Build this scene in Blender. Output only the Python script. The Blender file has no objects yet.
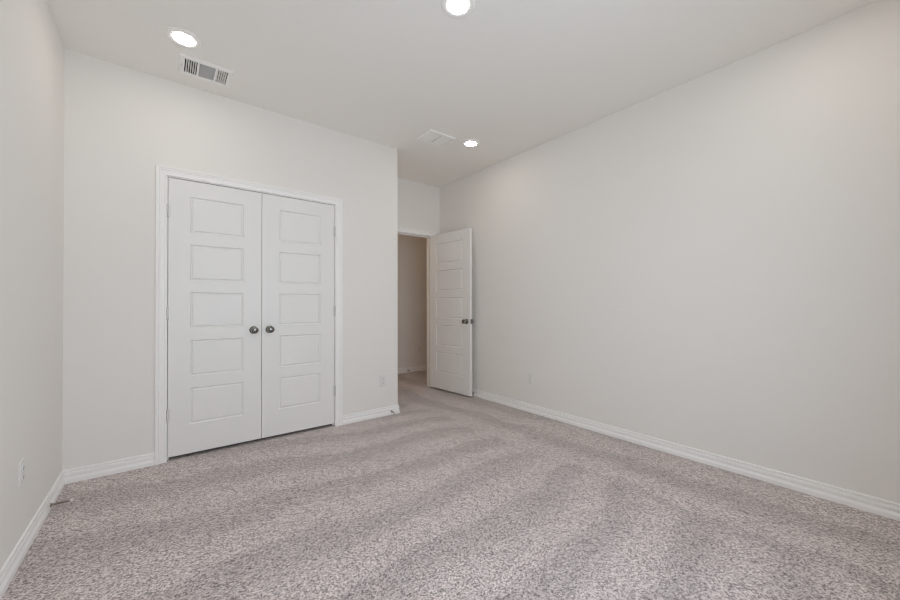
import bpy, bmesh, math, random
from mathutils import Vector, Matrix
random.seed(4)
PI = math.pi
S = bpy.context.scene
COL = S.collection

# ------------------------------------------------------------------ room measures (metres)
XL, XR = -0.502, 2.9885          # left wall, right wall
YC, YD = 3.290, 4.026           # closet wall, entry wall (back of the alcove)
XO = 1.9025                      # outer corner where the closet wall ends
YB = -0.290                     # wall behind the camera
H = 2.740                       # ceiling
T = 0.115                       # wall thickness
YH = 5.155                      # far wall of the hallway
CX0, CX1, CZ = 0.0135, 1.2365, 2.044     # closet opening
EX0, EX1, EZ = 2.084, 2.850, 2.046     # entry opening
WX0, WX1, WZ0, WZ1 = 0.05, 1.65, 0.60, 2.10   # window behind the camera

# ------------------------------------------------------------------ camera
cam_d = bpy.data.cameras.new('camera')
cam = bpy.data.objects.new('camera', cam_d)
COL.objects.link(cam)
F_PX, YAW, PITCH, ROLL, ZC = 362.2, 0.6668, 0.0066, -0.0018, 1.118
cam_d.sensor_fit = 'HORIZONTAL'
cam_d.sensor_width = 36.0
cam_d.lens = F_PX / 900 * 36.0
cam_d.shift_y = 2.43 / 900
cam_d.clip_start = 0.02
Fv = Vector((math.sin(YAW) * math.cos(PITCH), math.cos(YAW) * math.cos(PITCH), math.sin(PITCH)))
Rv = Vector((math.cos(YAW), -math.sin(YAW), 0))
Uv = Rv.cross(Fv)
R2 = Rv * math.cos(ROLL) + Uv * math.sin(ROLL)
U2 = -Rv * math.sin(ROLL) + Uv * math.cos(ROLL)
M = Matrix((R2, U2, -Fv)).transposed().to_4x4()
M.translation = Vector((0, 0, ZC))
cam.matrix_world = M
S.camera = cam

# ------------------------------------------------------------------ colour management, world, lights
S.view_settings.view_transform = 'Standard'
S.view_settings.look = 'None'
S.view_settings.gamma = 1.0
S.view_settings.use_curve_mapping = False
S.view_settings.exposure = 0.81
S.cycles.use_denoising = True
S.cycles.filter_width = 1.1
S.cycles.max_bounces = 24
S.cycles.diffuse_bounces = 22
S.cycles.sample_clamp_indirect = 20.0

DAY, LAMP, HALL = 12.8, 30.0, 2.3
world = bpy.data.worlds.new('sky')
S.world = world
world.use_nodes = True
bg = world.node_tree.nodes['Background']
bg.inputs['Color'].default_value = (0.80, 0.90, 1.0, 1)
bg.inputs['Strength'].default_value = 1.0


def area(name, loc, rot, sx, sy, power, color):
    d = bpy.data.lights.new(name, 'AREA')
    d.shape = 'RECTANGLE'
    d.size, d.size_y = sx, sy
    d.energy = power
    d.color = color
    o = bpy.data.objects.new(name, d)
    COL.objects.link(o)
    o.location = loc
    o.rotation_euler = rot
    return o


# daylight entering through the window in the wall behind the camera
area('window_daylight', ((WX0 + WX1) / 2, YB - T - 0.02, (WZ0 + WZ1) / 2), (math.radians(90), 0, 0),
     WX1 - WX0 - 0.02, WZ1 - WZ0 - 0.02, DAY, (0.74, 0.87, 1.0))
# unseen point light, added to give the dim hallway its warm tint
hl = bpy.data.lights.new('hall_warm_fill', 'POINT')
hl.energy = HALL
hl.color = (1.0, 0.74, 0.50)
hl.shadow_soft_size = 0.12
ho = bpy.data.objects.new('hall_warm_fill', hl)
COL.objects.link(ho)
ho.location = (1.15, 4.55, 2.2)


# ------------------------------------------------------------------ materials
def mat(name, color, rough=0.5, metal=0.0, spec=0.5, emit=None, strength=0.0):
    m = bpy.data.materials.new(name)
    m.use_nodes = True
    b = m.node_tree.nodes['Principled BSDF']
    b.inputs['Base Color'].default_value = (*color, 1)
    b.inputs['Roughness'].default_value = rough
    b.inputs['Metallic'].default_value = metal
    b.inputs['Specular IOR Level'].default_value = spec
    if emit:
        b.inputs['Emission Color'].default_value = (*emit, 1)
        b.inputs['Emission Strength'].default_value = strength
    return m


def add_noise_bump(m, scale, strength, dist, detail=2.0):
    nt = m.node_tree
    b = nt.nodes['Principled BSDF']
    tc = nt.nodes.new('ShaderNodeTexCoord')
    n = nt.nodes.new('ShaderNodeTexNoise')
    n.inputs['Scale'].default_value = scale
    n.inputs['Detail'].default_value = detail
    bp = nt.nodes.new('ShaderNodeBump')
    bp.inputs['Strength'].default_value = strength
    bp.inputs['Distance'].default_value = dist
    nt.links.new(tc.outputs['Object'], n.inputs['Vector'])
    nt.links.new(n.outputs['Fac'], bp.inputs['Height'])
    nt.links.new(bp.outputs['Normal'], b.inputs['Normal'])
    return m


WALL = add_noise_bump(mat('wall_paint', (0.835, 0.813, 0.783), 0.75, spec=0.3), 90, 0.10, 0.002)
CEIL = add_noise_bump(mat('ceiling_paint', (0.895, 0.875, 0.84), 0.85, spec=0.2), 70, 0.12, 0.002)
TRIM = mat('trim_paint', (0.915, 0.905, 0.892), 0.38)
DOOR = mat('door_paint', (0.845, 0.835, 0.82), 0.42)
PLASTIC = mat('white_plastic', (0.78, 0.77, 0.75), 0.35)
SLOT = mat('slot_dark', (0.05, 0.05, 0.05), 0.6)
NICKEL = add_noise_bump(mat('satin_nickel', (0.22, 0.21, 0.20), 0.18, metal=1.0), 300, 0.05, 0.0005)
STEEL = mat('hinge_metal', (0.74, 0.73, 0.71), 0.4, metal=0.35)
SPRING = mat('spring_metal', (0.33, 0.28, 0.24), 0.4, metal=0.8)
RUBBER = mat('rubber_tip', (0.82, 0.80, 0.77), 0.6)
VENTW = mat('vent_enamel', (0.92, 0.91, 0.89), 0.45)
DUCT = mat('duct_metal', (0.10, 0.10, 0.10), 0.7)
LENS = mat('lamp_lens', (1, 1, 1), 0.5, emit=(1.0, 0.92, 0.82), strength=LAMP)
GLASS = mat('window_frame_vinyl', (0.85, 0.85, 0.85), 0.4)


def carpet_material():
    m = bpy.data.materials.new('speckled_carpet')
    m.use_nodes = True
    nt = m.node_tree
    L = nt.links.new
    b = nt.nodes['Principled BSDF']
    b.inputs['Roughness'].default_value = 0.95
    b.inputs['Specular IOR Level'].default_value = 0.1
    b.inputs['Sheen Weight'].default_value = 0.15
    tc = nt.nodes.new('ShaderNodeTexCoord')

    def noise(scale, detail=2.0, rough=0.5, dist=0.0):
        n = nt.nodes.new('ShaderNodeTexNoise')
        n.inputs['Scale'].default_value = scale
        n.inputs['Detail'].default_value = detail
        n.inputs['Roughness'].default_value = rough
        n.inputs['Distortion'].default_value = dist
        L(tc.outputs['Object'], n.inputs['Vector'])
        return n

    def math_node(op, a, b=None, c=None):
        n = nt.nodes.new('ShaderNodeMath')
        n.operation = op
        for i, v in enumerate((a, b, c)):
            if v is None:
                continue
            if isinstance(v, (int, float)):
                n.inputs[i].default_value = v
            else:
                L(v, n.inputs[i])
        return n.outputs[0]

    def smooth(v, lo, hi, o0, o1):
        n = nt.nodes.new('ShaderNodeMapRange')
        n.interpolation_type = 'SMOOTHSTEP'
        for k, x in (('From Min', lo), ('From Max', hi), ('To Min', o0), ('To Max', o1)):
            n.inputs[k].default_value = x
        L(v, n.inputs['Value'])
        return n.outputs['Result']

    # flecked yarn: every tuft its own tone, small and larger twists mixed
    def tufts(scale):
        n = nt.nodes.new('ShaderNodeTexVoronoi')
        n.inputs['Scale'].default_value = scale
        L(tc.outputs['Object'], n.inputs['Vector'])
        sp = nt.nodes.new('ShaderNodeSeparateColor')
        L(n.outputs['Color'], sp.inputs[0])
        return n, sp.outputs[0]
    v1, t1 = tufts(260)
    v2, t2 = tufts(120)
    fl = math_node('ADD', math_node('MULTIPLY', t1, 0.68), math_node('MULTIPLY', t2, 0.32))
    r = nt.nodes.new('ShaderNodeValToRGB')
    L(fl, r.inputs['Fac'])
    e = r.color_ramp.elements
    e[0].position = 0.16
    e[0].color = (0.14, 0.112, 0.108, 1)
    e[1].position = 0.90
    e[1].color = (0.89, 0.805, 0.785, 1)
    a = r.color_ramp.elements.new(0.45)
    a.color = (0.54, 0.475, 0.458, 1)
    # vacuum marks: brushed strips that run across the room and fan out a little,
    # and strips along the right wall
    sx = nt.nodes.new('ShaderNodeSeparateXYZ')
    L(tc.outputs['Object'], sx.inputs[0])
    wob = noise(1.3, 2.0, 0.5)
    wobv = math_node('MULTIPLY', math_node('SUBTRACT', wob.outputs['Fac'], 0.5), 0.55)
    v = math_node('MULTIPLY', math_node('SUBTRACT', sx.outputs['Y'], 1.81), math_node('ADD', math_node('MULTIPLY', sx.outputs['X'], 0.28), 1.0))
    v = math_node('ADD', v, wobv)
    saw = math_node('FRACT', math_node('MULTIPLY', v, 1.75))
    across = math_node('MULTIPLY', smooth(saw, 0.0, 0.10, 0.0, 1.0), smooth(saw, 0.42, 0.75, 1.0, 0.0))
    u = math_node('ADD', sx.outputs['X'], math_node('ADD', wobv, math_node('MULTIPLY', sx.outputs['Y'], 0.06)))
    saw2 = math_node('FRACT', math_node('MULTIPLY', u, 2.2))
    along = math_node('MULTIPLY', smooth(saw2, 0.0, 0.12, 0.0, 1.0), smooth(saw2, 0.42, 0.75, 1.0, 0.0))
    edge = smooth(math_node('ADD', sx.outputs['X'], math_node('MULTIPLY', wobv, 1.2)), 2.12, 2.24, 0.0, 1.0)
    mxv = nt.nodes.new('ShaderNodeMix')
    L(edge, mxv.inputs['Factor'])
    L(across, mxv.inputs['A'])
    L(along, mxv.inputs['B'])
    big = noise(5.0, 3.0, 0.6)
    tone = math_node('ADD', math_node('MULTIPLY', mxv.outputs['Result'], 0.17),
                     math_node('ADD', math_node('MULTIPLY', big.outputs['Fac'], 0.16), 0.835))
    mx = nt.nodes.new('ShaderNodeMix')
    mx.data_type = 'RGBA'
    mx.blend_type = 'MULTIPLY'
    mx.inputs['Factor'].default_value = 1.0
    L(r.outputs['Color'], mx.inputs['A'])
    L(tone, mx.inputs['B'])
    L(mx.outputs['Result'], b.inputs['Base Color'])
    bp = nt.nodes.new('ShaderNodeBump')
    bp.inputs['Strength'].default_value = 0.35
    bp.inputs['Distance'].default_value = 0.006
    L(math_node('SUBTRACT', fl, v1.outputs['Distance']), bp.inputs['Height'])
    L(bp.outputs['Normal'], b.inputs['Normal'])
    return m


CARPET = carpet_material()


# ------------------------------------------------------------------ helpers
def link(name, bm, materials, parent=None, smooth=False, loc=None, autosmooth=None):
    me = bpy.data.meshes.new(name)
    bmesh.ops.recalc_face_normals(bm, faces=bm.faces)
    bm.to_mesh(me)
    bm.free()
    for m in (materials if isinstance(materials, (list, tuple)) else [materials]):
        me.materials.append(m)
    if smooth:
        for p in me.polygons:
            p.use_smooth = True
        if autosmooth:
            me.set_sharp_from_angle(angle=math.radians(autosmooth))
    o = bpy.data.objects.new(name, me)
    COL.objects.link(o)
    if parent:
        o.parent = parent
    if loc:
        o.location = loc
    return o


def empty(name, loc=(0, 0, 0), rz=0.0):
    o = bpy.data.objects.new(name, None)
    o.empty_display_size = 0.05
    COL.objects.link(o)
    o.location = loc
    o.rotation_euler = (0, 0, rz)
    return o


def tag(o, label, cat, group=None, kind=None):
    o['label'] = label
    o['category'] = cat
    if group:
        o['group'] = group
    if kind:
        o['kind'] = kind
    return o


def struct(name, bm, m, label, cat, **k):
    return tag(link(name, bm, m, **k), label, cat, kind='structure')


def box(bm, x0, x1, y0, y1, z0, z1, mi=0):
    vs = [bm.verts.new((x, y, z)) for x in (x0, x1) for y in (y0, y1) for z in (z0, z1)]
    for f in ((0, 1, 3, 2), (4, 6, 7, 5), (0, 4, 5, 1), (2, 3, 7, 6), (0, 2, 6, 4), (1, 5, 7, 3)):
        bm.faces.new([vs[i] for i in f]).material_index = mi
    return vs


def bevel_all(bm, w, seg=2):
    bmesh.ops.bevel(bm, geom=list(bm.edges), offset=w, segments=seg, affect='EDGES', profile=0.5)


def sweep(bm, prof, frames, close_ends=True):
    """prof: closed list of (u, d); frames: list of functions (u, d) -> point."""
    rings = [[bm.verts.new(f(u, d)) for u, d in prof] for f in frames]
    n = len(prof)
    for a, b in zip(rings, rings[1:]):
        for i in range(n):
            bm.faces.new((a[i], a[(i + 1) % n], b[(i + 1) % n], b[i]))
    if close_ends:
        bm.faces.new(rings[0])
        bm.faces.new(rings[-1][::-1])


def lathe(bm, prof, axis='Z', seg=32, off=(0, 0, 0), cap=True):
    """prof: (radius, height) from one end to the other, closed where the radius is 0."""
    def P(r, h, a):
        c, s = r * math.cos(a), r * math.sin(a)
        v = {'Z': (c, s, h), 'Y': (c, h, s), 'X': (h, c, s)}[axis]
        return (v[0] + off[0], v[1] + off[1], v[2] + off[2])
    rings = []
    for r, h in prof:
        if r < 1e-6:
            rings.append([bm.verts.new(P(0, h, 0))])
        else:
            rings.append([bm.verts.new(P(r, h, 2 * PI * k / seg)) for k in range(seg)])
    for a, b in zip(rings, rings[1:]):
        for k in range(seg):
            k2 = (k + 1) % seg
            if len(a) == 1 and len(b) == 1:
                continue
            if len(a) == 1:
                bm.faces.new((a[0], b[k2], b[k]))
            elif len(b) == 1:
                bm.faces.new((a[k], a[k2], b[0]))
            else:
                bm.faces.new((a[k], a[k2], b[k2], b[k]))
    if cap:
        for r in (rings[0], rings[-1]):
            if len(r) > 1:
                bm.faces.new(r)


# baseboard profile: (distance out of the wall, height)
BASE = [(0, 0), (0.0145, 0), (0.0145, 0.0220), (0.0138, 0.0245), (0.0075, 0.0335), (0.0045, 0.0370), (0.0040, 0.0430),
        (0.0108, 0.0470), (0.0108, 0.0560), (0.0090, 0.0630), (0.0020, 0.0660), (0.0020, 0.0705), (0.0085, 0.0730),
        (0.0085, 0.0810), (0.0060, 0.0850), (0, 0.0860)]
# casing profile: (distance from the opening, projection)
CASE = [(0, 0), (0, 0.009), (0.003, 0.0115), (0.010, 0.0120), (0.013, 0.0090), (0.016, 0.0100), (0.032, 0.0120),
        (0.040, 0.0160), (0.044, 0.0125), (0.048, 0.0150), (0.054, 0.0175), (0.0600, 0.0175), (0.0620, 0.0150), (0.0620, 0)]


def baseboard(name, path, label, ends=(0, 0)):
    """path: floor points with the room on the LEFT of the travel direction; ends: +1 / -1 mitres an end
    to an outside / inside corner."""
    bm = bmesh.new()
    fr = []
    for i, p in enumerate(path):
        p = Vector(p)
        din = (p - Vector(path[i - 1])).normalized() if i else None
        dout = (Vector(path[i + 1]) - p).normalized() if i < len(path) - 1 else None
        if din and dout:
            n1, n2 = Vector((-din.y, din.x)), Vector((-dout.y, dout.x))
            m = (n1 + n2) / (1 + n1.dot(n2))
        else:
            d = dout or din
            m = Vector((-d.y, d.x))
            if i == 0:
                m = m - d * ends[0]
            else:
                m = m + d * ends[1]
        fr.append(lambda u, z, p=p, m=m: (p.x + m.x * u, p.y + m.y * u, z))
    sweep(bm, BASE, fr)
    return struct(name, bm, TRIM, label, 'baseboard')


def casing(name, x0, x1, ztop, y, sgn, label):
    """door casing on a wall facing sgn * y."""
    bm = bmesh.new()
    rv = 0.005
    a, b, t = x0 - rv, x1 + rv, ztop + rv
    fr = [lambda u, d: (a - u, y + sgn * d, 0.0), lambda u, d: (a - u, y + sgn * d, t + u),
          lambda u, d: (b + u, y + sgn * d, t + u), lambda u, d: (b + u, y + sgn * d, 0.0)]
    sweep(bm, CASE, fr)
    return struct(name, bm, TRIM, label, 'trim')


def jamb(name, x0, x1, ztop, y0, y1, ystop0, ystop1, label):
    bm = bmesh.new()
    t, s = 0.018, 0.011
    prof = [(-t, y0), (0, y0), (0, ystop0), (s, ystop0), (s, ystop1), (0, ystop1), (0, y1), (-t, y1)]
    fr = [lambda u, d: (x0 + u, d, 0.0), lambda u, d: (x0 + u, d, ztop - u),
          lambda u, d: (x1 - u, d, ztop - u), lambda u, d: (x1 - u, d, 0.0)]
    sweep(bm, prof, fr)
    return struct(name, bm, TRIM, label, 'trim')


# ------------------------------------------------------------------ the setting
# floor with carpet through bedroom, closet and hallway
bm = bmesh.new()
box(bm, XL - T, 4.4, YB - T, YH + T, -0.12, 0.0)
struct('floor', bm, CARPET, 'speckled grey mauve cut pile carpet with vacuum marks', 'carpet')

# ceiling with openings for the two air grilles
V1 = (0.083, 0.358, 2.908, 3.113)      # supply register x0 x1 y0 y1
V2 = (1.932, 2.212, 2.735, 2.945)      # return register
bm = bmesh.new()
cell_holes = [V1, V2]
xs = sorted({XL - T, 4.4, *[v for h in cell_holes for v in h[:2]]})
ys = sorted({YB - T, YH + T, *[v for h in cell_holes for v in h[2:]]})
for i in range(len(xs) - 1):
    for j in range(len(ys) - 1):
        cx, cy = (xs[i] + xs[i + 1]) / 2, (ys[j] + ys[j + 1]) / 2
        if any(h[0] < cx < h[1] and h[2] < cy < h[3] for h in cell_holes):
            continue
        box(bm, xs[i], xs[i + 1], ys[j], ys[j + 1], H, H + 0.012)
bmesh.ops.remove_doubles(bm, verts=bm.verts, dist=1e-5)
seen = {}
for f in list(bm.faces):
    seen.setdefault(tuple(round(c, 4) for c in f.calc_center_median()), []).append(f)
for fs in seen.values():
    if len(fs) > 1:
        for f in fs:
            bm.faces.remove(f)
struct('ceiling', bm, CEIL, 'flat warm off-white painted ceiling', 'ceiling')


def wall(name, boxes, label):
    bm = bmesh.new()
    for b in boxes:
        box(bm, *b)
    return struct(name, bm, WALL, label, 'wall')


wall('wall_left', [(XL - T, XL, YB - T, YD, 0, H)], 'plain off-white wall at the left edge of the photo')
wall('wall_right', [(XR, XR + T, YB - T, YD, 0, H)], 'long blank off-white wall on the right')
wall('wall_front', [(XL, CX0 - 0.018, YC, YC + T, 0, H), (CX1 + 0.018, XO - T, YC, YC + T, 0, H),
                    (CX0 - 0.018, CX1 + 0.018, YC, YC + T, CZ + 0.018, H)],
     'off-white wall around the double closet doors')
# wall between closet and alcove, with the drywall corner bead rounded off
bm = bmesh.new()
pts = [(XO - T, YC)]
r = 0.012
for k in range(7):
    a = -PI / 2 + k / 6 * PI / 2
    pts.append((XO - r + r * math.cos(a), YC + r + r * math.sin(a)))
pts += [(XO, YD), (XO - T, YD)]
lo = [bm.verts.new((x, y, 0)) for x, y in pts]
hi = [bm.verts.new((x, y, H)) for x, y in pts]
for i in range(len(pts)):
    j = (i + 1) % len(pts)
    bm.faces.new((lo[i], lo[j], hi[j], hi[i]))
bm.faces.new(lo)
bm.faces.new(hi)
struct('wall_alcove', bm, WALL, 'short return wall at the outer corner beside the closet', 'wall', smooth=True, autosmooth=40)
wall('wall_entry', [(XO - 0.6, EX0 - 0.018, YD, YD + T, 0, H), (EX1 + 0.018, 4.4, YD, YD + T, 0, H),
                    (EX0 - 0.018, EX1 + 0.018, YD, YD + T, EZ + 0.018, H), (XL - T, XO - 0.6, YD, YD + T, 0, H)],
     'narrow off-white wall over the open doorway in the alcove')
wall('wall_hall', [(0.8, 4.4, YH, YH + T, 0, H), (0.8 - T, 0.8, YD + T, YH + T, 0, H), (4.4, 4.4 + T, YD, YH + T, 0, H)],
     'dim hallway wall seen through the open doorway')
wall('wall_back', [(XL, WX0, YB - T, YB, 0, H), (WX1, XR, YB - T, YB, 0, H), (WX0, WX1, YB - T, YB, 0, WZ0),
                   (WX0, WX1, YB - T, YB, WZ1, H)], 'off-white window wall behind the camera')
# window in the back wall
bm = bmesh.new()
fw = 0.045
for b in ((WX0, WX0 + fw, WZ0, WZ1), (WX1 - fw, WX1, WZ0, WZ1), (WX0 + fw, WX1 - fw, WZ0, WZ0 + fw),
          (WX0 + fw, WX1 - fw, WZ1 - fw, WZ1), ((WX0 + WX1) / 2 - 0.02, (WX0 + WX1) / 2 + 0.02, WZ0 + fw, WZ1 - fw)):
    box(bm, b[0], b[1], YB - 0.09, YB - 0.05, b[2], b[3])
struct('window_1', bm, GLASS, 'white framed window in the wall behind the camera', 'window')

baseboard('baseboard_left', [(XL, YC), (XL, YB)], 'white stepped baseboard along the left wall', ends=(-1, -1))
baseboard('baseboard_front_left', [(CX0 - 0.067, YC), (XL, YC)], 'short white baseboard left of the closet doors', ends=(0, -1))
baseboard('baseboard_front_right', [(XO, YC), (CX1 + 0.067, YC)], 'short white baseboard between closet casing and outer corner', ends=(1, 0))
baseboard('baseboard_alcove', [(XO, YD), (XO, YC)], 'white baseboard round the outer corner, facing the open door', ends=(-1, 1))
baseboard('baseboard_entry', [(XR, YD), (EX1 + 0.067, YD)], 'bit of white baseboard behind the open door', ends=(-1, 0))
baseboard('baseboard_right', [(XR, YB), (XR, YD)], 'long white stepped baseboard along the right wall', ends=(-1, -1))
baseboard('baseboard_hall', [(4.4, YH), (0.8, YH)], 'white baseboard of the hallway beyond the doorway', ends=(-1, -1))

casing('trim_1', CX0, CX1, CZ, YC, -1, 'white moulded casing round the double closet doors')
jamb('trim_2', CX0, CX1, CZ, YC, YC + T, YC + 0.040, YC + 0.052, 'white jamb inside the closet opening')
casing('trim_3', EX0, EX1, EZ, YD, -1, 'white casing round the open doorway in the alcove')
jamb('trim_4', EX0, EX1, EZ, YD, YD + T, YD + 0.040, YD + 0.075, 'white jamb of the open doorway in the alcove')
casing('trim_5', EX0, EX1, EZ, YD + T, 1, 'white casing on the hallway side of the doorway')

# ------------------------------------------------------------------ doors
PZ = [(0.213, 0.480), (0.566, 0.834), (0.921, 1.189), (1.275, 1.543), (1.630, 1.896)]   # panel heights above the slab bottom


def door_slab(w, h, t, pw):
    """Moulded five-panel slab: x 0..w, z 0..h, front face at y=0, back face at y=t."""
    bm = bmesh.new()
    e = 0.002
    px0, px1 = (w - pw) / 2, (w + pw) / 2
    for y0, s in ((0.0, 1), (t, -1)):
        xs = [e, px0, px1, w - e]
        zs = [e] + [v for p in PZ for v in p] + [h - e]

        def q(c):
            bm.faces.new([bm.verts.new(v) for v in c])
        for i in range(3):
            for j in range(len(zs) - 1):
                a, b, c, d = xs[i], xs[i + 1], zs[j], zs[j + 1]
                if i == 1 and j % 2 == 1:
                    rings = [(0, 0), (0.0010, 0.0020), (0.0070, 0.0088), (0.0090, 0.0095), (0.0115, 0.0090), (0.0185, 0.0030), (0.0215, 0.0024)]
                    prev = None
                    for ins, dep in rings:
                        cur = [(a + ins, y0 + s * dep, c + ins), (b - ins, y0 + s * dep, c + ins),
                               (b - ins, y0 + s * dep, d - ins), (a + ins, y0 + s * dep, d - ins)]
                        if prev:
                            for k in range(4):
                                q((prev[k], prev[(k + 1) % 4], cur[(k + 1) % 4], cur[k]))
                        prev = cur
                    q(prev)
                else:
                    q(((a, y0, c), (b, y0, c), (b, y0, d), (a, y0, d)))
        # chamfered border ring
        zz, xx = zs, xs
        ye = y0 + s * e
        for j in range(len(zz) - 1):
            z0, z1 = zz[j], zz[j + 1]
            for xa, xb in ((e, 0), (w - e, w)):
                za = 0 if j == 0 else z0
                zb = h if j == len(zz) - 2 else z1
                q(((xa, y0, z0), (xb, ye, za), (xb, ye, zb), (xa, y0, z1)))
        for i in range(3):
            x0_, x1_ = xx[i], xx[i + 1]
            for za, zb in ((e, 0), (h - e, h)):
                xa = 0 if i == 0 else x0_
                xb = w if i == 2 else x1_
                q(((x0_, y0, za), (xa, ye, zb), (xb, ye, zb), (x1_, y0, za)))
    # edges
    xs = [0, px0, px1, w]
    zs = [0] + [v for p in PZ for v in p] + [h]
    for j in range(len(zs) - 1):
        for x in (0, w):
            bm.faces.new([bm.verts.new(v) for v in ((x, e, zs[j]), (x, t - e, zs[j]), (x, t - e, zs[j + 1]), (x, e, zs[j + 1]))])
    for i in range(3):
        for z in (0, h):
            bm.faces.new([bm.verts.new(v) for v in ((xs[i], e, z), (xs[i], t - e, z), (xs[i + 1], t - e, z), (xs[i + 1], e, z))])
    bmesh.ops.remove_doubles(bm, verts=bm.verts, dist=1e-5)
    return bm


def knob_bm(y0, s):
    """door knob with round rose, standing off a face at y=y0 towards s*y."""
    bm = bmesh.new()
    p = [(0.0, 0.0), (0.0300, 0.0), (0.0310, 0.002), (0.0300, 0.005), (0.0250, 0.008), (0.0140, 0.010), (0.0110, 0.014), (0.0105, 0.026),
         (0.0130, 0.031), (0.0200, 0.035), (0.0255, 0.042), (0.0272, 0.050), (0.0260, 0.057), (0.0215, 0.063), (0.0130, 0.0665), (0.0, 0.0675)]
    lathe(bm, [(r, s * h) for r, h in p], 'Y', 36, (0, y0, 0), cap=False)
    return bm


def hinge_bm(s=1):
    """butt hinge: knuckles on the z axis, leaves towards +/- x."""
    bm = bmesh.new()
    for k in range(5):
        z = -0.0445 + k * 0.0178
        lathe(bm, [(0, z), (0.0058, z), (0.0062, z + 0.001), (0.0062, z + 0.0163), (0.0058, z + 0.0173), (0, z + 0.0173)], 'Z', 14, cap=False)
    for z, z2 in ((-0.0500, -0.0445), (0.0445, 0.0500)):
        lathe(bm, [(0, z), (0.0035, z + 0.001), (0.0045, (z + z2) / 2), (0.0035, z2 - 0.001), (0, z2)], 'Z', 14, cap=False)
    box(bm, -0.014, -0.004, 0.001, 0.0035, -0.0445, 0.0445)
    box(bm, 0.004, 0.014, 0.001, 0.0035, -0.0445, 0.0445)
    return bm


def closet_door(name, x0, w, hinge_x, knob_x, label):
    d = tag(link(name, door_slab(w, 2.0135, 0.035, 0.349), DOOR, loc=(x0, YC + 0.004, 0.0265)), label, 'door', kind='structure')
    link('knob', knob_bm(0.0, -1), NICKEL, d, smooth=True, autosmooth=50, loc=(knob_x - x0, 0, 0.891))
    for z in (0.300, 1.035, 1.772):
        link('hinge', hinge_bm(), STEEL, d, smooth=True, autosmooth=35, loc=(hinge_x - x0, -0.0065, z))
    return d


closet_door('door_1', CX0 + 0.003, 0.6070, CX0 + 0.0015, 0.566, 'left leaf of the white five-panel double closet doors')
closet_door('door_2', CX0 + 0.6130, 0.6070, CX1 - 0.0015, 0.684, 'right leaf of the white five-panel double closet doors')

# entry door, swung open towards the right wall; its local x runs from the hinge to the latch
OPEN = math.radians(94.6)
d3 = tag(link('door_3', door_slab(0.760, 2.0150, 0.035, 0.500), DOOR), 'white five-panel door standing open against the right wall', 'door', kind='structure')
d3.location = (EX1 - 0.001, YD - 0.010, 0.024)
d3.rotation_euler = (0, 0, PI + OPEN)
# local frame: closed door points to -x, its room face is y = -0.010 from the pin; swing carries the hall face to the camera
for v in d3.data.vertices:
    v.co.x += 0.004
    v.co.y = -v.co.y - 0.010
d3.data.flip_normals()
link('knob', knob_bm(-0.045, -1), NICKEL, d3, smooth=True, autosmooth=50, loc=(0.706, 0, 0.893))
link('knob', knob_bm(-0.010, 1), NICKEL, d3, smooth=True, autosmooth=50, loc=(0.706, 0, 0.893))
bm = bmesh.new()
box(bm, 0.7638, 0.7652, -0.040, -0.015, -0.028, 0.028)
box(bm, 0.7645, 0.7720, -0.034, -0.021, -0.009, 0.009)
tagp = link('latch_plate', bm, NICKEL, d3, loc=(0, 0, 0.893))
tagp['label'] = 'nickel latch plate on the door edge'
for z in (0.20, 1.00, 1.80):
    link('hinge', hinge_bm(), STEEL, d3, smooth=True, autosmooth=35, loc=(0, 0, z))


# ------------------------------------------------------------------ recessed lamps
def recessed_light(x, y, label):
    o = empty('recessed_light', (x, y, H))
    tag(o, label, 'ceiling light', 'recessed lights in the ceiling')
    bm = bmesh.new()
    lathe(bm, [(0.0580, -0.0005), (0.0580, -0.0050), (0.0700, -0.0060), (0.0800, -0.0064), (0.0885, -0.0050), (0.0910, -0.0020), (0.0910, 0.0)], 'Z', 64, cap=False)
    link('trim_ring', bm, VENTW, o, smooth=True)
    bm = bmesh.new()
    lathe(bm, [(0, -0.0052), (0.040, -0.0051), (0.0578, -0.0047), (0.0578, -0.0008), (0, -0.0008)], 'Z', 64, cap=False)
    link('lens', bm, LENS, o, smooth=True, autosmooth=40)
    return o


recessed_light(0.086, 2.720, 'lit round recessed light left, next to the slotted air vent')
recessed_light(1.240, 1.500, 'lit round recessed light nearest the camera, cut by the top of the photo')
recessed_light(0.086, 0.280, 'lit round recessed light over the camera, by the window wall on the left')
recessed_light(2.411, 0.280, 'lit round recessed light by the window wall on the right side of the room')
recessed_light(2.411, 2.720, 'lit round recessed light far right, beside the square white grille')


# ------------------------------------------------------------------ air grilles
def flange(bm, x0, x1, y0, y1, fl, drop):
    """stamped picture-frame flange hanging under the ceiling, sloping up to the outer edge."""
    prof = [(0, 0), (0, -drop * 0.25), (fl * 0.25, -drop), (fl - 0.003, -drop), (fl, -drop + 0.002), (fl, 0)]
    rings = []
    for ins, z in prof:
        rings.append([bm.verts.new(v) for v in ((x0 + ins, y0 + ins, z), (x1 - ins, y0 + ins, z), (x1 - ins, y1 - ins, z), (x0 + ins, y1 - ins, z))])
    for a, b in zip(rings, rings[1:]):
        for k in range(4):
            bm.faces.new((a[k], a[(k + 1) % 4], b[(k + 1) % 4], b[k]))


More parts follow.
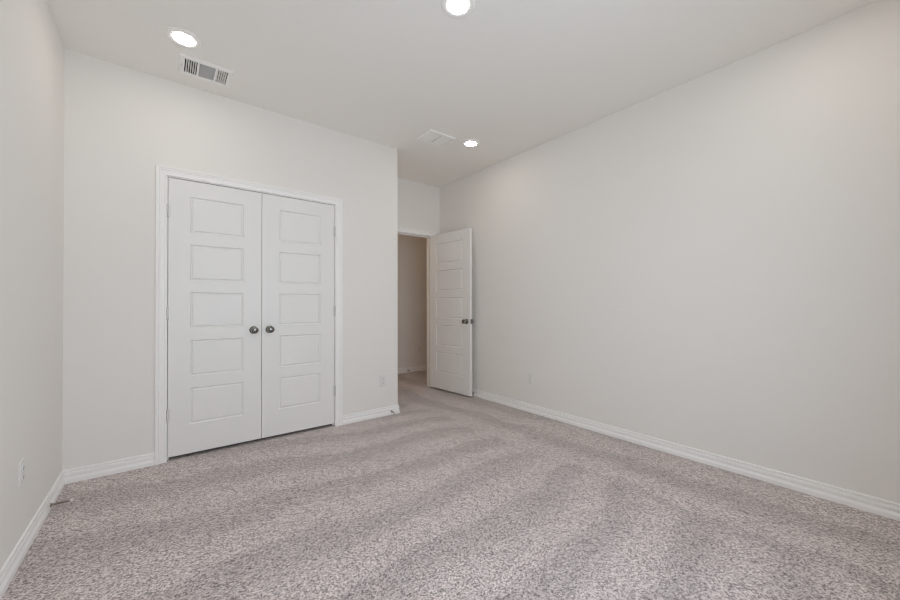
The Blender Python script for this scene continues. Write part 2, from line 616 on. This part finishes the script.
def slat(bm, p0, p1, width, ang, th=0.0012):
    """thin blade from p0 to p1, its width tilted by ang from the vertical."""
    p0, p1 = Vector(p0), Vector(p1)
    d = (p1 - p0).normalized()
    side = d.cross(Vector((0, 0, 1)))
    w = side * math.sin(ang) * width / 2 + Vector((0, 0, math.cos(ang) * width / 2))
    n = d.cross(w).normalized() * th / 2
    vs = [bm.verts.new(p + a * w + b * n) for p in (p0, p1) for a in (-1, 1) for b in (-1, 1)]
    for f in ((0, 1, 3, 2), (4, 6, 7, 5), (0, 4, 5, 1), (2, 3, 7, 6), (0, 2, 6, 4), (1, 5, 7, 3)):
        bm.faces.new([vs[i] for i in f])


def duct_bm(x0, x1, y0, y1, h):
    bm = bmesh.new()
    a = [bm.verts.new(v) for v in ((x0, y0, 0.001), (x1, y0, 0.001), (x1, y1, 0.001), (x0, y1, 0.001))]
    b = [bm.verts.new(v) for v in ((x0, y0, h), (x1, y0, h), (x1, y1, h), (x0, y1, h))]
    for k in range(4):
        bm.faces.new((a[k], a[(k + 1) % 4], b[(k + 1) % 4], b[k]))
    bm.faces.new(b)
    return bm


def supply_vent():
    x0, x1, y0, y1 = V1
    cx, cy = (x0 + x1) / 2, (y0 + y1) / 2
    o = empty('ceiling_vent', (cx, cy, H))
    tag(o, 'slotted white three-way air vent with dark gaps, near the closet wall', 'air vent')
    W2, D2 = (x1 - x0) / 2 + 0.010, (y1 - y0) / 2 + 0.010
    bm = bmesh.new()
    flange(bm, -W2 - 0.005, W2 + 0.005, -D2 - 0.005, D2 + 0.005, 0.031, 0.009)
    for xb in (-0.047, 0.054):
        box(bm, xb - 0.0055, xb + 0.0055, -D2 + 0.026, D2 - 0.026, -0.008, -0.001)
    link('frame', bm, VENTW, o)
    ya, yb = -D2 + 0.025, D2 - 0.025
    xa, xb = -W2 + 0.025, W2 - 0.025
    bm = bmesh.new()
    for k in range(5):
        x = xa + 0.008 + k * 0.0125
        slat(bm, (x + 0.004, ya, -0.001), (x + 0.004, yb, -0.001), 0.013, math.radians(38))
    link('slat_bank', bm, VENTW, o)
    bm = bmesh.new()
    for k in range(5):
        x = xb - 0.010 - k * 0.0125
        slat(bm, (x, ya, -0.001), (x, yb, -0.001), 0.013, math.radians(-38))
    link('slat_bank', bm, VENTW, o)
    bm = bmesh.new()
    n = 13
    for k in range(n):
        y = ya + 0.006 + (yb - ya - 0.012) * k / (n - 1)
        slat(bm, (-0.0415, y, -0.001), (0.0485, y, -0.001), 0.012, math.radians(-30))
    link('slat_bank', bm, VENTW, o)
    link('duct', duct_bm(-(x1 - x0) / 2, (x1 - x0) / 2, -(y1 - y0) / 2, (y1 - y0) / 2, 0.12), DUCT, o)
    bm = bmesh.new()
    box(bm, xa - 0.016, xa - 0.011, -0.014, 0.014, -0.0115, -0.007)
    link('damper_lever', bm, STEEL, o)
    for x in (-W2 + 0.013, W2 - 0.013):
        bm = bmesh.new()
        lathe(bm, [(0, -0.0098), (0.003, -0.0092), (0.0038, -0.0078), (0, -0.0078)], 'Z', 12, (x, 0.03 if x < 0 else 0, 0), cap=False)
        link('screw', bm, VENTW, o)
    return o


def return_vent():
    x0, x1, y0, y1 = V2
    cx, cy = (x0 + x1) / 2, (y0 + y1) / 2
    o = empty('ceiling_vent', (cx, cy, H))
    tag(o, 'small square white ceiling grille in two halves, by the outer corner', 'air vent')
    W2, D2 = (x1 - x0) / 2 + 0.010, (y1 - y0) / 2 + 0.012
    bm = bmesh.new()
    flange(bm, -W2, W2, -D2, D2, 0.022, 0.012)
    box(bm, -0.002, 0.002, -D2 + 0.022, D2 - 0.022, -0.005, -0.001)
    link('frame', bm, VENTW, o)
    for s in (-1, 1):
        bm = bmesh.new()
        n = 4
        for k in range(n):
            x = s * (0.0215 + 0.0295 * k)
            slat(bm, (x, -D2 + 0.021, -0.0055), (x, D2 - 0.021, -0.0080), 0.0300, math.radians(-80))
        link('slat_bank', bm, VENTW, o)
    link('duct', duct_bm(-(x1 - x0) / 2, (x1 - x0) / 2, -(y1 - y0) / 2, (y1 - y0) / 2, 0.12), DUCT, o)
    return o


supply_vent()
return_vent()


# ------------------------------------------------------------------ wall outlets
def outlet(loc, rz, label):
    """duplex outlet; local -y faces the room."""
    o = empty('wall_outlet', loc, rz)
    tag(o, label, 'outlet', 'duplex outlets on the walls')
    bm = bmesh.new()
    n = 6
    ox, oz, r = 0.035, 0.0575, 0.005
    rings = []
    for ins, y in ((0, 0), (0, -0.003), (0.0012, -0.0048), (0.0035, -0.0056)):
        ring = []
        for cx, cz, a0 in ((ox - r, oz - r, 0), (-ox + r, oz - r, PI / 2), (-ox + r, -oz + r, PI), (ox - r, -oz + r, 1.5 * PI)):
            for k in range(n + 1):
                a = a0 + k / n * PI / 2
                rr = r - ins
                ring.append(bm.verts.new((cx + rr * math.cos(a), y, cz + rr * math.sin(a))))
        rings.append(ring)
    m = len(rings[0])
    for a, b in zip(rings, rings[1:]):
        for k in range(m):
            bm.faces.new((a[k], a[(k + 1) % m], b[(k + 1) % m], b[k]))
    bm.faces.new(rings[-1])
    bm.faces.new(rings[0])
    link('cover_plate', bm, PLASTIC, o, smooth=True, autosmooth=25)
    for zc in (0.0195, -0.0195):
        bm = bmesh.new()
        pts = []
        for k in range(32):
            a = 2 * PI * k / 32
            pts.append((0.0170 * math.cos(a), max(-0.0142, min(0.0142, 0.0170 * math.sin(a)))))
        lo = [bm.verts.new((x, -0.0050, z)) for x, z in pts]
        hi = [bm.verts.new((x * 0.97, -0.0078, z * 0.97)) for x, z in pts]
        for k in range(32):
            bm.faces.new((lo[k], lo[(k + 1) % 32], hi[(k + 1) % 32], hi[k]))
        bm.faces.new(hi)
        bm.faces.new(lo)
        rc = link('receptacle', bm, PLASTIC, o, smooth=True, autosmooth=30, loc=(0, 0, zc))
        bm = bmesh.new()
        box(bm, -0.0075, -0.0053, -0.0083, -0.0074, -0.002, 0.0065)
        box(bm, 0.0053, 0.0075, -0.0083, -0.0074, -0.001, 0.0055)
        lathe(bm, [(0, -0.0083), (0.0024, -0.0083), (0.0024, -0.0074), (0, -0.0074)], 'Y', 12, (0, 0, -0.0075), cap=False)
        link('slots', bm, SLOT, rc)
    bm = bmesh.new()
    lathe(bm, [(0, -0.0072), (0.002, -0.0070), (0.0030, -0.0060), (0.0030, -0.0054), (0, -0.0054)], 'Y', 14, cap=False)
    link('screw', bm, PLASTIC, o, smooth=True, autosmooth=40)
    return o


outlet((1.728, YC, 0.355), 0, 'white duplex outlet low on the closet wall near the outer corner')
outlet((XR, 2.442, 0.355), -PI / 2, 'white duplex outlet low on the long right wall')
outlet((XL, 2.456, 0.372), PI / 2, 'white duplex outlet low on the left wall near its corner')
outlet((3.40, YH, 0.360), 0, 'white duplex outlet on the hallway wall through the doorway')


# ------------------------------------------------------------------ door stops
def door_stop(loc, rz, label, length=0.078):
    """spring stop screwed into a baseboard, sticking out along local -y."""
    o = empty('door_stop', loc, rz)
    tag(o, label, 'door stop', 'spring door stops on the baseboards')
    bm = bmesh.new()
    lathe(bm, [(0, 0.0), (0.0105, 0.0), (0.0105, -0.002), (0.0085, -0.005), (0.0060, -0.007), (0, -0.007)], 'Y', 20, cap=False)
    link('base', bm, SPRING, o, smooth=True, autosmooth=40)
    bm = bmesh.new()
    turns, seg, sub = 20, 12, 6
    r0, wr = 0.0052, 0.0014
    y0, y1 = -0.006, -length + 0.012
    rings = []
    N = turns * seg
    for i in range(N + 1):
        t = i / N
        a = t * turns * 2 * PI
        rr = r0 - 0.0010 * t
        c = Vector((rr * math.cos(a), y0 + (y1 - y0) * t, rr * math.sin(a)))
        rad = Vector((math.cos(a), 0, math.sin(a)))
        rings.append([bm.verts.new(c + rad * wr * math.cos(b) + Vector((0, wr * math.sin(b), 0))) for b in [2 * PI * k / sub for k in range(sub)]])
    for p, q in zip(rings, rings[1:]):
        for k in range(sub):
            bm.faces.new((p[k], p[(k + 1) % sub], q[(k + 1) % sub], q[k]))
    link('spring', bm, SPRING, o, smooth=True)
    bm = bmesh.new()
    L = -length
    lathe(bm, [(0, L + 0.014), (0.0060, L + 0.014), (0.0075, L + 0.011), (0.0078, L + 0.003), (0.0065, L + 0.0005), (0, L)], 'Y', 20, cap=False)
    t = link('rubber_tip', bm, RUBBER, o, smooth=True, autosmooth=50)
    t['label'] = 'white rubber tip'
    return o


BD = 0.0140
door_stop((XL + BD, 2.908, 0.030), PI / 2, 'spring door stop with white tip on the left wall baseboard', 0.088)
door_stop((1.818, YC - BD, 0.033), 0, 'small door stop on the baseboard by the outer corner of the closet wall')
door_stop((XR - BD, 3.325, 0.030), -PI / 2, 'door stop on the right wall baseboard behind the open door')
door_stop((3.16, YH - BD, 0.036), 0, 'door stop on the hallway baseboard seen through the doorway')
